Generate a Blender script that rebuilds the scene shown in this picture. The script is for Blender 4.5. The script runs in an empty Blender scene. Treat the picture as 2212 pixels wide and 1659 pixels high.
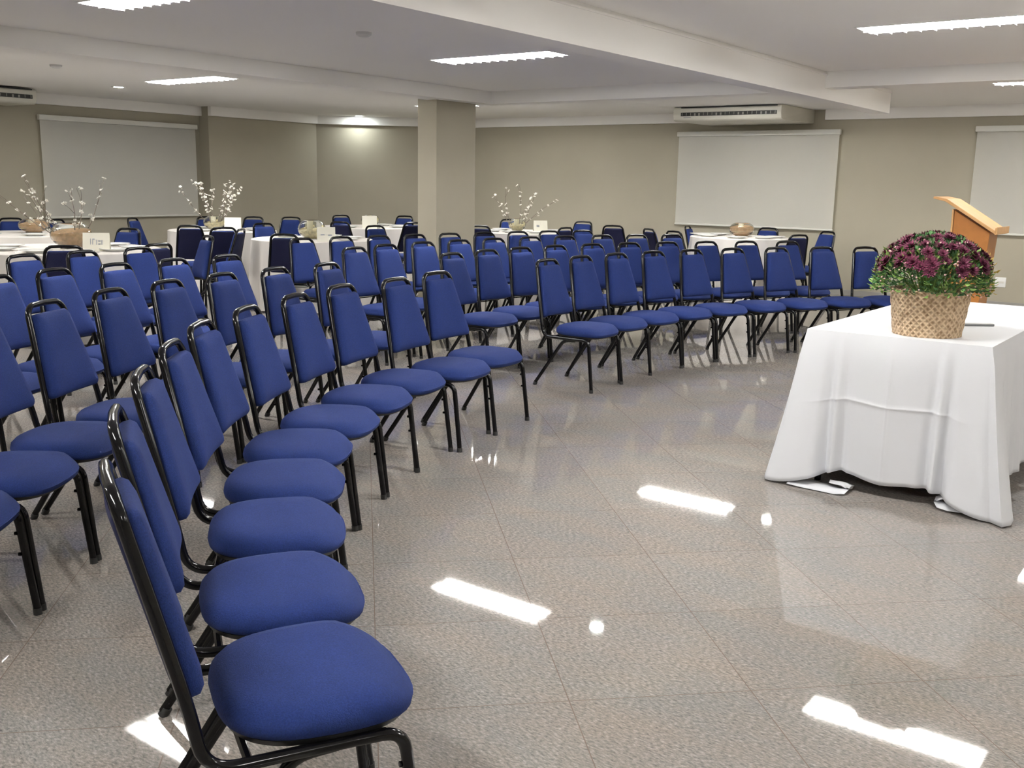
import bpy, bmesh, math, random
from math import sin, cos, pi, radians
from mathutils import Vector, Matrix
random.seed(7)
SC = bpy.context.scene
COL = SC.collection

# ---------------------------------------------------------------- camera, world, exposure
cam_d = bpy.data.cameras.new('camera')
cam_d.sensor_width = 36.0
cam_d.lens = 36.0 * 2171.0 / 2212.0
cam_d.clip_start = 0.05
cam = bpy.data.objects.new('camera', cam_d)
COL.objects.link(cam)
_fw = Vector((0.78789937, 0.58386654, -0.19574076))
_r = Vector((0.59820145, -0.80113883, 0.01820973))
_u = Vector((0.14618347, 0.13143984, 0.98048659))
m = Matrix((_r, _u, -_fw)).transposed().to_4x4()
m.translation = Vector((0, 0, 1.40))
cam.matrix_world = m
SC.camera = cam
SC.view_settings.view_transform = 'Standard'
SC.view_settings.look = 'None'
SC.view_settings.gamma = 1.0
SC.view_settings.use_curve_mapping = False
SC.view_settings.exposure = 1.08
W = bpy.data.worlds.new('world')
SC.world = W
W.use_nodes = True
W.node_tree.nodes['Background'].inputs[0].default_value = (0.75, 0.8, 0.9, 1)
W.node_tree.nodes['Background'].inputs[1].default_value = 0.02

TUBE_POWER = 120.0      # emission of the fluorescent tubes
SPOT_POWER = 115.0      # emission of the downlight discs
HC = 2.44              # ceiling height
XW, YWL, YWR = 13.6, 13.1, 12.88   # right wall plane, left wall plane, left wall's proud part

# ---------------------------------------------------------------- materials
def lin(c):
    return tuple(((v / 12.92) if v <= 0.04045 else ((v + 0.055) / 1.055) ** 2.4) for v in c)

def mat(name, col, rough=0.6, metal=0.0, noise=None, bump=None, spec=None, coat=0.0, trans=0.0, emit=None, alpha=1.0, sheen=0.0):
    """noise=(scale, amount[, stretch]) varies the colour; bump=(scale, strength)."""
    mt = bpy.data.materials.new(name)
    mt.use_nodes = True
    nt = mt.node_tree
    b = nt.nodes['Principled BSDF']
    b.inputs['Base Color'].default_value = (*col, 1)
    b.inputs['Roughness'].default_value = rough
    b.inputs['Metallic'].default_value = metal
    b.inputs['Coat Weight'].default_value = coat
    b.inputs['Transmission Weight'].default_value = trans
    b.inputs['Alpha'].default_value = alpha
    b.inputs['Sheen Weight'].default_value = sheen
    if spec is not None:
        b.inputs['Specular IOR Level'].default_value = spec
    if emit:
        b.inputs['Emission Color'].default_value = (*emit[0], 1)
        b.inputs['Emission Strength'].default_value = emit[1]
    tc = nt.nodes.new('ShaderNodeTexCoord')
    if noise:
        n = nt.nodes.new('ShaderNodeTexNoise')
        n.inputs['Scale'].default_value = noise[0]
        n.inputs['Detail'].default_value = 5
        nt.links.new(tc.outputs['Object'], n.inputs['Vector'])
        r = nt.nodes.new('ShaderNodeValToRGB')
        a = noise[1]
        r.color_ramp.elements[0].position = 0.3
        r.color_ramp.elements[1].position = 0.7
        r.color_ramp.elements[0].color = (*[max(0, c * (1 - a)) for c in col], 1)
        r.color_ramp.elements[1].color = (*[min(1, c * (1 + a)) for c in col], 1)
        nt.links.new(n.outputs['Fac'], r.inputs['Fac'])
        nt.links.new(r.outputs['Color'], b.inputs['Base Color'])
    if bump:
        n2 = nt.nodes.new('ShaderNodeTexNoise')
        n2.inputs['Scale'].default_value = bump[0]
        n2.inputs['Detail'].default_value = 3
        nt.links.new(tc.outputs['Object'], n2.inputs['Vector'])
        bp = nt.nodes.new('ShaderNodeBump')
        bp.inputs['Strength'].default_value = bump[1]
        bp.inputs['Distance'].default_value = 0.01
        nt.links.new(n2.outputs['Fac'], bp.inputs['Height'])
        nt.links.new(bp.outputs['Normal'], b.inputs['Normal'])
    return mt

def granite():
    mt = bpy.data.materials.new('polished_granite')
    mt.use_nodes = True
    nt = mt.node_tree
    N, K = nt.nodes, nt.links
    b = N['Principled BSDF']
    geo = N.new('ShaderNodeNewGeometry')
    def ramp(src, stops):
        r = N.new('ShaderNodeValToRGB')
        while len(r.color_ramp.elements) < len(stops):
            r.color_ramp.elements.new(0.5)
        for e, (p, c) in zip(r.color_ramp.elements, stops):
            e.position = p
            e.color = (*c, 1)
        K.new(src, r.inputs['Fac'])
        return r.outputs['Color']
    # tile coordinates: the slabs are laid at 45 degrees to the walls
    sep = N.new('ShaderNodeSeparateXYZ')
    K.new(geo.outputs['Position'], sep.inputs[0])
    def mth(op, a, bb=None, clamp=False):
        n = N.new('ShaderNodeMath')
        n.operation = op
        n.use_clamp = clamp
        for i, v in enumerate((a, bb)):
            if v is None:
                continue
            if isinstance(v, (int, float)):
                n.inputs[i].default_value = v
            else:
                K.new(v, n.inputs[i])
        return n.outputs[0]
    s2 = 0.70710678
    u = mth('MULTIPLY', mth('SUBTRACT', sep.outputs[0], sep.outputs[1]), s2)
    v = mth('MULTIPLY', mth('ADD', sep.outputs[0], sep.outputs[1]), s2)
    uu = mth('DIVIDE', mth('SUBTRACT', u, 0.022), 0.526)
    vv = mth('DIVIDE', mth('SUBTRACT', v, 2.50), 0.538)
    def line(t):
        f = mth('ABSOLUTE', mth('SUBTRACT', mth('FRACT', mth('ADD', t, 0.5)), 0.5))
        return mth('LESS_THAN', f, 0.0028)
    grout = mth('MAXIMUM', line(uu), line(vv))
    # each slab a little different
    comb = N.new('ShaderNodeCombineXYZ')
    K.new(mth('FLOOR', uu), comb.inputs[0])
    K.new(mth('FLOOR', vv), comb.inputs[1])
    wn = N.new('ShaderNodeTexWhiteNoise')
    K.new(comb.outputs[0], wn.inputs['Vector'])
    # crystals
    mp = N.new('ShaderNodeMapping')
    mp.inputs['Rotation'].default_value = (0, 0, radians(-50))
    mp.inputs['Scale'].default_value = (1.0, 0.42, 1)
    K.new(geo.outputs['Position'], mp.inputs['Vector'])
    def noise(scale, detail, rough=0.6, vec=mp.outputs[0]):
        n = N.new('ShaderNodeTexNoise')
        n.inputs['Scale'].default_value = scale
        n.inputs['Detail'].default_value = detail
        n.inputs['Roughness'].default_value = rough
        K.new(vec, n.inputs['Vector'])
        return n.outputs['Fac']
    c1 = ramp(noise(150, 4, 0.7), [(0.30, (0.11, 0.108, 0.104)), (0.44, (0.235, 0.222, 0.208)), (0.56, (0.325, 0.300, 0.276)), (0.72, (0.51, 0.47, 0.44))])
    c2 = ramp(noise(5, 4, 0.6), [(0.36, (0.95, 0.97, 0.99)), (0.64, (1.06, 1.0, 0.96))])
    mx = N.new('ShaderNodeMix')
    mx.data_type = 'RGBA'
    mx.blend_type = 'MULTIPLY'
    mx.inputs['Factor'].default_value = 1
    K.new(c1, mx.inputs['A'])
    K.new(c2, mx.inputs['B'])
    hsv = N.new('ShaderNodeHueSaturation')
    K.new(mx.outputs['Result'], hsv.inputs['Color'])
    K.new(mth('ADD', mth('MULTIPLY', wn.outputs['Value'], 0.10), 0.95), hsv.inputs['Value'])
    mg = N.new('ShaderNodeMix')
    mg.data_type = 'RGBA'
    K.new(grout, mg.inputs['Factor'])
    K.new(hsv.outputs['Color'], mg.inputs['A'])
    mg.inputs['B'].default_value = (0.19, 0.145, 0.12, 1)
    K.new(mg.outputs['Result'], b.inputs['Base Color'])
    b.inputs['Roughness'].default_value = 0.03
    b.inputs['Specular IOR Level'].default_value = 0.5
    return mt

M = {}
M['floor'] = granite()
M['wall'] = mat('taupe_wall_paint', (0.39, 0.358, 0.282), 0.75, noise=(1.2, 0.04), bump=(220, 0.06))
M['white'] = mat('white_ceiling_paint', (0.90, 0.885, 0.86), 0.85, noise=(0.8, 0.008))
M['base'] = mat('grey_skirting', (0.30, 0.29, 0.27), 0.4)
M['blue'] = mat('royal_blue_upholstery', (0.0105, 0.0245, 0.118), 0.9, noise=(260, 0.22), bump=(420, 0.3), spec=0.25)
M['navy'] = mat('dark_navy_back_cover', (0.008, 0.009, 0.032), 0.9, noise=(200, 0.15), spec=0.2)
M['black'] = mat('gloss_black_tube', (0.004, 0.004, 0.005), 0.13, spec=0.28)
M['pan'] = mat('black_seat_pan', (0.010, 0.010, 0.011), 0.5)
M['rubber'] = mat('black_rubber', (0.02, 0.02, 0.02), 0.7)
M['cloth'] = mat('white_linen', (0.69, 0.70, 0.735), 0.85, bump=(700, 0.12), sheen=0.2)
M['cloth2'] = mat('ivory_linen', (0.74, 0.70, 0.66), 0.85, bump=(500, 0.1))
M['china'] = mat('white_china', (0.86, 0.86, 0.85), 0.2)
M['screen'] = mat('projection_screen_fabric', (0.94, 0.92, 0.86), 0.8, noise=(3, 0.004))
M['screen_case'] = mat('screen_case_plastic', (0.68, 0.67, 0.62), 0.5)
M['ac'] = mat('ivory_air_conditioner', (0.62, 0.60, 0.53), 0.45)
M['dark'] = mat('dark_vent', (0.02, 0.02, 0.018), 0.6)
M['vane'] = mat('grey_vane', (0.28, 0.27, 0.24), 0.5)
M['wood'] = mat('honey_wood', (0.42, 0.165, 0.035), 0.38, noise=(9, 0.10))
M['wood_edge'] = mat('light_wood_edge', (0.70, 0.40, 0.17), 0.4, noise=(14, 0.08))
M['plastic'] = mat('white_plastic', (0.80, 0.80, 0.78), 0.35)
M['grey'] = mat('grey_plastic', (0.30, 0.31, 0.32), 0.5)
M['detector'] = mat('pale_grey_detector', (0.55, 0.545, 0.54), 0.6)
M['glass'] = mat('clear_glass', (0.95, 0.97, 0.96), 0.02, trans=1.0)
M['sand'] = mat('peach_sand', (0.62, 0.40, 0.22), 0.9, noise=(30, 0.2))
M['straw'] = mat('cream_straw', (0.78, 0.68, 0.42), 0.9, noise=(40, 0.25))
M['candle'] = mat('ivory_candle', (0.86, 0.80, 0.62), 0.5)
M['twig'] = mat('grey_brown_twig', (0.20, 0.165, 0.135), 0.8)
M['petal'] = mat('white_petal', (0.86, 0.83, 0.76), 0.7)
M['card'] = mat('cream_card', (0.84, 0.81, 0.70), 0.6)
M['ink'] = mat('pale_grey_ink', (0.58, 0.60, 0.66), 0.7)
M['leaf'] = mat('chrysanthemum_leaf', (0.055, 0.15, 0.045), 0.6, noise=(18, 0.5))
M['leaf_light'] = mat('fresh_green_leaf', (0.16, 0.27, 0.06), 0.6, noise=(18, 0.3))
M['leaf_dry'] = mat('dry_yellow_leaf', (0.50, 0.36, 0.08), 0.7)
M['flower'] = mat('burgundy_petal', (0.115, 0.014, 0.045), 0.65, noise=(60, 0.35))
M['bud'] = mat('pink_bud', (0.55, 0.33, 0.33), 0.7)
M['soil'] = mat('dark_soil', (0.03, 0.02, 0.015), 0.95)
M['reflector'] = mat('white_reflector', (0.85, 0.85, 0.85), 0.35)
M['louver'] = mat('aluminium_louver', (0.80, 0.80, 0.80), 0.3)
M['tube'] = mat('lit_fluorescent_tube', (1, 1, 1), 0.5, emit=((1.0, 0.985, 0.94), TUBE_POWER))
M['lamp'] = mat('lit_downlight', (1, 1, 1), 0.5, emit=((0.93, 1.0, 0.97), SPOT_POWER))
def weave():
    mt = mat('woven_straw', (0.66, 0.47, 0.30), 0.75)
    nt = mt.node_tree
    N, K = nt.nodes, nt.links
    tc = [n for n in N if n.type == 'TEX_COORD'][0]
    b = N['Principled BSDF']
    sep = N.new('ShaderNodeSeparateXYZ')
    K.new(tc.outputs['Object'], sep.inputs[0])
    def mth(op, a, c=None):
        n = N.new('ShaderNodeMath')
        n.operation = op
        for i, v in enumerate((a, c)):
            if v is None:
                continue
            if isinstance(v, (int, float)):
                n.inputs[i].default_value = v
            else:
                K.new(v, n.inputs[i])
        return n.outputs[0]
    ang = mth('MULTIPLY', mth('ARCTAN2', sep.outputs[1], sep.outputs[0]), 36.0)
    zz = mth('MULTIPLY', sep.outputs[2], 215.0)
    s1 = mth('SINE', mth('ADD', ang, zz))
    s2 = mth('SINE', mth('SUBTRACT', ang, zz))
    hgt = mth('MAXIMUM', s1, s2)
    n = N.new('ShaderNodeTexNoise')
    n.inputs['Scale'].default_value = 45
    K.new(tc.outputs['Object'], n.inputs['Vector'])
    f = mth('ADD', mth('MULTIPLY', hgt, 0.13), mth('SUBTRACT', n.outputs['Fac'], 0.04))
    r = N.new('ShaderNodeValToRGB')
    r.color_ramp.elements[0].position = 0.25
    r.color_ramp.elements[0].color = (0.36, 0.22, 0.12, 1)
    r.color_ramp.elements[1].position = 0.62
    r.color_ramp.elements[1].color = (0.74, 0.55, 0.36, 1)
    K.new(f, r.inputs['Fac'])
    K.new(r.outputs['Color'], b.inputs['Base Color'])
    bp = N.new('ShaderNodeBump')
    bp.inputs['Strength'].default_value = 0.8
    bp.inputs['Distance'].default_value = 0.006
    K.new(hgt, bp.inputs['Height'])
    K.new(bp.outputs['Normal'], b.inputs['Normal'])
    return mt
M['weave'] = weave()

# ---------------------------------------------------------------- helpers
def link(name, bm, material, parent=None, smooth=None, loc=None):
    me = bpy.data.meshes.new(name)
    bm.normal_update()
    bm.to_mesh(me)
    bm.free()
    for mm in (material if isinstance(material, (list, tuple)) else [material]):
        me.materials.append(mm)
    if smooth is not None:
        me.shade_smooth()
        me.set_sharp_from_angle(angle=radians(smooth))
    o = bpy.data.objects.new(name, me)
    COL.objects.link(o)
    if parent is not None:
        o.parent = parent
    if loc is not None:
        o.location = loc
    return o

def thing(name, label, cat, loc=(0, 0, 0), rz=0.0, group=None):
    o = bpy.data.objects.new(name, None)
    o.empty_display_size = 0.1
    COL.objects.link(o)
    o.location = loc
    o.rotation_euler = (0, 0, rz)
    return tag(o, label, cat, group)

def tag(o, label, cat, group=None):
    o['label'] = label
    o['category'] = cat
    if group:
        o['group'] = group
    return o

def struct(o):
    o['kind'] = 'structure'
    return o

def box(bm, x0, y0, z0, x1, y1, z1, mi=0):
    vs = [bm.verts.new(p) for p in ((x0, y0, z0), (x1, y0, z0), (x1, y1, z0), (x0, y1, z0), (x0, y0, z1), (x1, y0, z1), (x1, y1, z1), (x0, y1, z1))]
    for f in ((3, 2, 1, 0), (4, 5, 6, 7), (0, 1, 5, 4), (1, 2, 6, 5), (2, 3, 7, 6), (3, 0, 4, 7)):
        fc = bm.faces.new([vs[i] for i in f])
        fc.material_index = mi
    return vs

def bevel(bm, w, seg=2):
    bmesh.ops.bevel(bm, geom=bm.edges[:], offset=w, segments=seg, affect='EDGES', profile=0.5)

def boxobj(name, c, material, parent=None, bev=0.0, loc=None):
    bm = bmesh.new()
    box(bm, *c)
    if bev:
        bevel(bm, bev)
    return link(name, bm, material, parent, 35 if bev else None, loc)

def tube(bm, pts, rad, n=8, cap=True, sx=1.0):
    """tube along pts; rad may be a list; parallel-transported frame"""
    pts = [Vector(p) for p in pts]
    k = len(pts)
    rads = rad if isinstance(rad, (list, tuple)) else [rad] * k
    tans = []
    for i in range(k):
        a = pts[max(0, i - 1)]
        b = pts[min(k - 1, i + 1)]
        tans.append((b - a).normalized())
    ref = Vector((0, 0, 1)) if abs(tans[0].z) < 0.9 else Vector((1, 0, 0))
    nrm = tans[0].cross(ref).normalized()
    rings = []
    for i in range(k):
        t = tans[i]
        nrm = (nrm - t * nrm.dot(t)).normalized()
        bn = t.cross(nrm)
        rings.append([bm.verts.new(pts[i] + (nrm * cos(2 * pi * j / n) * sx + bn * sin(2 * pi * j / n)) * rads[i]) for j in range(n)])
    for i in range(k - 1):
        for j in range(n):
            bm.faces.new((rings[i][j], rings[i][(j + 1) % n], rings[i + 1][(j + 1) % n], rings[i + 1][j]))
    if cap:
        bm.faces.new(rings[0][::-1])
        bm.faces.new(rings[-1])

def rounded(pts, r, seg=4):
    """polyline with its inner corners rounded"""
    pts = [Vector(p) for p in pts]
    out = [pts[0]]
    for i in range(1, len(pts) - 1):
        p, a, b = pts[i], pts[i - 1], pts[i + 1]
        da, db = (a - p), (b - p)
        rr = min(r, da.length * 0.48, db.length * 0.48)
        s, e = p + da.normalized() * rr, p + db.normalized() * rr
        for q in range(seg + 1):
            t = q / seg
            out.append(s * (1 - t) ** 2 + p * 2 * t * (1 - t) + e * t ** 2)
    out.append(pts[-1])
    return out

def lathe(bm, prof, n=24, cx=0, cy=0, mi=0, ox=1.0):
    rings = []
    for r, z in prof:
        if r < 1e-5:
            rings.append([bm.verts.new((cx, cy, z))])
        else:
            rings.append([bm.verts.new((cx + r * ox * cos(2 * pi * j / n), cy + r * sin(2 * pi * j / n), z)) for j in range(n)])
    for a, b in zip(rings, rings[1:]):
        for j in range(n):
            k = (j + 1) % n
            if len(a) == 1 and len(b) == 1:
                continue
            if len(a) == 1:
                f = bm.faces.new((a[0], b[k], b[j]))
            elif len(b) == 1:
                f = bm.faces.new((a[j], a[k], b[0]))
            else:
                f = bm.faces.new((a[j], a[k], b[k], b[j]))
            f.material_index = mi

def dup(o, parent=None):
    """copy of an object with copies of its parts and sub-parts"""
    c = o.copy()
    COL.objects.link(c)
    if parent is not None:
        c.parent = parent
    for ch in list(o.children):
        dup(ch, c)
    return c

def place(root, x, y, z, rz):
    root.location = (x, y, z)
    root.rotation_euler = (0, 0, rz)
    return root

ORD = ['first', 'second', 'third', 'fourth', 'fifth', 'sixth', 'seventh', 'eighth', 'ninth', 'tenth', 'eleventh']

# ---------------------------------------------------------------- the room
XA, YA = -4.2, -4.2
DIAG0, DIAG1 = (11.8, YWR), (XW, 11.08)
FIX = [(x, y) for x in (-0.1, 3.75, 7.02, 11.0) for y in (-2.3, 1.72, 5.42, 9.65 if x < 10 else 9.2)]
FL, FWD = 1.24, 0.29          # fixture length (along Y) and width
FZ = 0.055

bm = bmesh.new()
box(bm, XA - 0.2, YA - 0.2, -0.12, XW + 0.3, YWL + 0.3, 0)
struct(link('floor', bm, M['floor']))

bm = bmesh.new()       # ceiling sheet with the openings for the recessed fixtures
xs = sorted({XA - 0.2, XW + 0.3} | {x + s * FWD / 2 for x, y in FIX for s in (-1, 1)})
ys = sorted({YA - 0.2, YWL + 0.3} | {y + s * FL / 2 for x, y in FIX for s in (-1, 1)})
def in_fix(x, y):
    return any(abs(x - a) < FWD / 2 - 1e-4 and abs(y - b) < FL / 2 - 1e-4 for a, b in FIX)
grid = {}
def gv(x, y):
    if (x, y) not in grid:
        grid[(x, y)] = bm.verts.new((x, y, HC))
    return grid[(x, y)]
for x0, x1 in zip(xs, xs[1:]):
    for y0, y1 in zip(ys, ys[1:]):
        if not in_fix((x0 + x1) / 2, (y0 + y1) / 2):
            bm.faces.new((gv(x0, y0), gv(x0, y1), gv(x1, y1), gv(x1, y0)))
struct(link('ceiling', bm, M['white']))

def wall(name, pts, z0=0.0, z1=HC, th=0.2, material=None):
    """a wall along a plan polyline, thickness to the left of travel"""
    bm = bmesh.new()
    (ax, ay), (bx, by) = pts
    d = Vector((bx - ax, by - ay)).normalized()
    n = Vector((-d.y, d.x)) * th
    q = [(ax, ay), (bx, by), (bx + n.x, by + n.y), (ax + n.x, ay + n.y)]
    lo = [bm.verts.new((x, y, z0)) for x, y in q]
    hi = [bm.verts.new((x, y, z1)) for x, y in q]
    bm.faces.new(lo[::-1])
    bm.faces.new(hi)
    for i in range(4):
        j = (i + 1) % 4
        bm.faces.new((lo[i], lo[j], hi[j], hi[i]))
    bmesh.ops.recalc_face_normals(bm, faces=bm.faces[:])
    return struct(link(name, bm, material or M['wall']))

wall('wall_right', ((XW, DIAG1[1] + 0.0), (XW, YA)), th=0.2)
wall('wall_corner', ((DIAG0[0], DIAG0[1]), (DIAG1[0], DIAG1[1])), th=0.2)
wall('wall_left', ((XA, YWL), (9.66, YWL)), th=0.2)
bm = bmesh.new()
box(bm, 9.66, YWR, 0, DIAG0[0], YWL + 0.2, HC)
struct(link('wall_left_proud_part', bm, M['wall'])).name = 'wall_left_pier'
wall('wall_near', ((XW, YA), (XA, YA)), th=0.2)
wall('wall_behind', ((XA, YA), (XA, YWL)), th=0.2)

# white bulkhead band along the top of the walls, with a notch for each air conditioner
ZB = 2.305
BD = 0.07
def band(name, c):
    bm = bmesh.new()
    box(bm, *c)
    return struct(link(name, bm, M['white']))
band('trim_1', (XA, YWL - BD, ZB, 4.9, YWL, HC))
band('trim_2', (6.98, YWL - BD, ZB, 9.66, YWL, HC))
band('trim_3', (9.66, YWR - BD, ZB, DIAG0[0], YWR, HC))
band('trim_4', (XW - BD, 6.93, ZB, XW, DIAG1[1], HC))
band('trim_5', (XW - BD, YA, ZB, XW, 4.93, HC))
bm = bmesh.new()
d = Vector((DIAG1[0] - DIAG0[0], DIAG1[1] - DIAG0[1], 0)).normalized()
n = Vector((d.y, -d.x, 0))
q = [Vector((*DIAG0, 0)), Vector((*DIAG1, 0)), Vector((*DIAG1, 0)) + n * BD, Vector((*DIAG0, 0)) + n * BD]
lo = [bm.verts.new((p.x, p.y, ZB)) for p in q]
hi = [bm.verts.new((p.x, p.y, HC)) for p in q]
bm.faces.new(lo); bm.faces.new(hi[::-1])
for i in range(4):
    bm.faces.new((lo[i], lo[(i + 1) % 4], hi[(i + 1) % 4], hi[i]))
bmesh.ops.recalc_face_normals(bm, faces=bm.faces[:])
struct(link('trim_6', bm, M['white']))

# dropped beams
BEAM_END = 11.2
def beam(name, c):
    bm = bmesh.new()
    box(bm, *c)
    return struct(link(name, bm, M['white']))
beam('ceiling_beam_near', (XA, 3.39, 2.20, BEAM_END, 3.58, HC))
beam('ceiling_beam_far', (XA, 7.45, 2.30, 9.54, 7.76, HC))
beam('ceiling_beam_cross', (9.54, 3.58, 2.30, 9.78, 7.76, HC))
beam('ceiling_beam_cross', (9.25, YA, 2.30, 9.46, 3.39, HC))
bm = bmesh.new()
box(bm, XA, 3.378, 2.405, BEAM_END, 3.392, 2.418)
struct(link('trim_7', bm, M['white']))
bm = bmesh.new()
box(bm, 8.776, 7.62, 0, 9.471, 7.90, HC)
struct(link('wall_pillar', bm, M['wall']))

# skirting
for k, c in enumerate([(XW - 0.012, YA, 0, XW, DIAG1[1], 0.07), (XA, YWL - 0.012, 0, 9.66, YWL, 0.07), (9.66, YWR - 0.012, 0, DIAG0[0], YWR, 0.07)]):
    bm = bmesh.new()
    box(bm, *c)
    struct(link('baseboard_' + ('right', 'left', 'left_pier')[k], bm, M['base']))

# ---------------------------------------------------------------- recessed fluorescent fixtures
def make_fixture():
    t = thing('ceiling_light', '', 'ceiling light')
    w, l, h = FWD / 2, FL / 2, FZ
    bm = bmesh.new()      # housing: open box above the ceiling
    th = 0.004
    box(bm, -w, -l, h, w, l, h + th)
    box(bm, -w - th, -l, 0, -w, l, h + th)
    box(bm, w, -l, 0, w + th, l, h + th)
    box(bm, -w - th, -l - th, 0, w + th, -l, h + th)
    box(bm, -w - th, l, 0, w + th, l + th, h + th)
    box(bm, -w - 0.012, -l - 0.012, -0.003, -w, l + 0.012, 0.0)
    box(bm, w, -l - 0.012, -0.003, w + 0.012, l + 0.012, 0.0)
    box(bm, -w, -l - 0.012, -0.003, w, -l, 0.0)
    box(bm, -w, l, -0.003, w, l + 0.012, 0.0)
    link('housing', bm, M['reflector'], t)
    for s in (-1, 1):
        bm = bmesh.new()
        tube(bm, [(s * w * 0.5, -l + 0.03, 0.008), (s * w * 0.5, l - 0.03, 0.008)], 0.012, 8)
        link('lamp_tube', bm, M['tube'], t, 40)
    bm = bmesh.new()
    nb = 13
    for i in range(nb):
        y = -l + FL * (i + 0.5) / nb
        for s in (-1, 1):
            x0, x1 = (-w, -0.01) if s < 0 else (0.01, w)
            xm = (x0 + x1) / 2
            # blade dips in the middle of each cell (parabolic louver)
            vs = [bm.verts.new(p) for p in ((x0, y, -0.015), (x1, y, -0.015), (x1, y, -0.005), (xm, y, -0.009), (x0, y, -0.005))]
            vt = [bm.verts.new((v.co.x, y + 0.004, v.co.z)) for v in vs]
            bm.faces.new(vs); bm.faces.new(vt[::-1])
            for a in range(5):
                bb = (a + 1) % 5
                bm.faces.new((vs[bb], vs[a], vt[a], vt[bb]))
    for x in (-0.008,):
        box(bm, x, -l, -0.015, -x, l, -0.005)
    bmesh.ops.recalc_face_normals(bm, faces=bm.faces[:])
    link('louver', bm, M['louver'], t)
    return t
fix0 = make_fixture()
FXL = {
 (11.0, 9.2): 'ceiling light hidden behind the taupe pillar and the beam',
 (3.75, 5.42): 'blown out white louvered ceiling light cut by the top edge of the photo at left',
 (7.02, 5.42): 'long bright ceiling light in the grey bay above and left of the pillar',
 (7.02, 1.72): 'louvered ceiling light with toothed edge at the upper right of the ceiling',
 (7.02, 9.65): 'bright ceiling light near the round downlight above the left projection screen',
 (11.0, 5.42): 'ceiling light half hidden behind the beam above the right wall air conditioner',
 (11.0, 1.72): 'far ceiling light seen as a row of dots at the right edge of the ceiling',
}
for i, (x, y) in enumerate(FIX):
    f = fix0 if i == 0 else dup(fix0)
    place(f, x, y, HC, 0)
    f['label'] = FXL.get((x, y), 'ceiling light outside the photo, %s column, %s row' % (ORD[i // 4], ORD[i % 4]))
    f['group'] = 'recessed fluorescent ceiling lights' if (x, y) in FXL else 'fluorescent lights outside the photo'

def make_spot():
    t = thing('downlight', '', 'ceiling light')
    bm = bmesh.new()
    lathe(bm, [(0.055, -0.004), (0.055, 0.0), (0.085, 0.0), (0.085, -0.006), (0.055, -0.004)], 24)
    link('trim_ring', bm, M['plastic'], t, 40)
    bm = bmesh.new()
    lathe(bm, [(0, -0.0035), (0.055, -0.0035), (0.055, -0.001), (0, -0.001)], 24)
    link('lamp_disc', bm, M['lamp'], t)
    return t
sp0 = make_spot()
dd = Vector((DIAG1[0] - DIAG0[0], DIAG1[1] - DIAG0[1])).normalized()
SP = [(7.14, 4.31, 'round downlight in the middle bay between the long ceiling lights'),
      (10.92, 4.31, 'round downlight behind the beam near the right wall'),
      (10.9, 8.4, 'round downlight between the pillar and the right wall'),
      (7.14, 11.2, 'small round downlight beside the bright light above the left screen'),
      (12.12, 12.2, 'glowing downlight washing the angled corner wall left of the pillar')]
for i, (x, y, lb) in enumerate(SP):
    s = sp0 if i == 0 else dup(sp0)
    place(s, x, y, HC, 0)
    s['label'] = lb
    s['group'] = 'round ceiling downlights'

def disc_thing(x, y, lb):
    bm = bmesh.new()
    lathe(bm, [(0, -0.03), (0.035, -0.03), (0.055, -0.018), (0.058, 0.0), (0, 0.0)], 20)
    o = link('smoke_detector', bm, M['detector'], None, 40, (x, y, HC))
    tag(o, lb, 'smoke detector', 'ceiling smoke detectors')
disc_thing(5.40, 5.38, 'small grey smoke detector in the middle ceiling bay')
disc_thing(5.45, 9.58, 'small faint smoke detector on the ceiling near the left air conditioner')

# ---------------------------------------------------------------- projection screens
def screen(loc, rz, w, zb, zt, label):
    """local x along the wall, y = away from the wall"""
    t = thing('projection_screen', label, 'screen', loc, rz, 'white pull down projection screens')
    bm = bmesh.new()
    box(bm, -w / 2 - 0.02, 0.03, zt - 0.02, w / 2 + 0.02, 0.10, zt + 0.05)
    bevel(bm, 0.012)
    link('case', bm, M['screen_case'], t, 35)
    bm = bmesh.new()
    N = 16
    f = [bm.verts.new((-w / 2 + w * i / N, 0.060 + 0.004 * sin(i * 0.9), z)) for z in (zb, (zb + zt) / 2, zt - 0.01) for i in range(N + 1)]
    for r in range(2):
        for i in range(N):
            a = r * (N + 1) + i
            bm.faces.new((f[a], f[a + 1], f[a + N + 2], f[a + N + 1]))
    ret = bmesh.ops.solidify(bm, geom=bm.faces[:], thickness=0.002)
    link('screen_fabric', bm, M['screen'], t, 30)
    bm = bmesh.new()
    tube(bm, [(-w / 2 - 0.005, 0.06, zb), (w / 2 + 0.005, 0.06, zb)], 0.014, 8)
    link('bottom_bar', bm, M['screen_case'], t, 40)
    return t
screen(((7.13 + 9.55) / 2, YWL, 0), pi, 2.40, 0.84, 2.12, 'white projection screen on the left wall behind the branches')
screen((XW, 5.90, 0), pi / 2, 2.36, 0.86, 2.13, 'white projection screen on the right wall below the air conditioner')
screen((XW, 1.84, 0), pi / 2, 2.36, 0.90, 2.14, 'white projection screen cut by the right edge behind the lectern')

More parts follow.
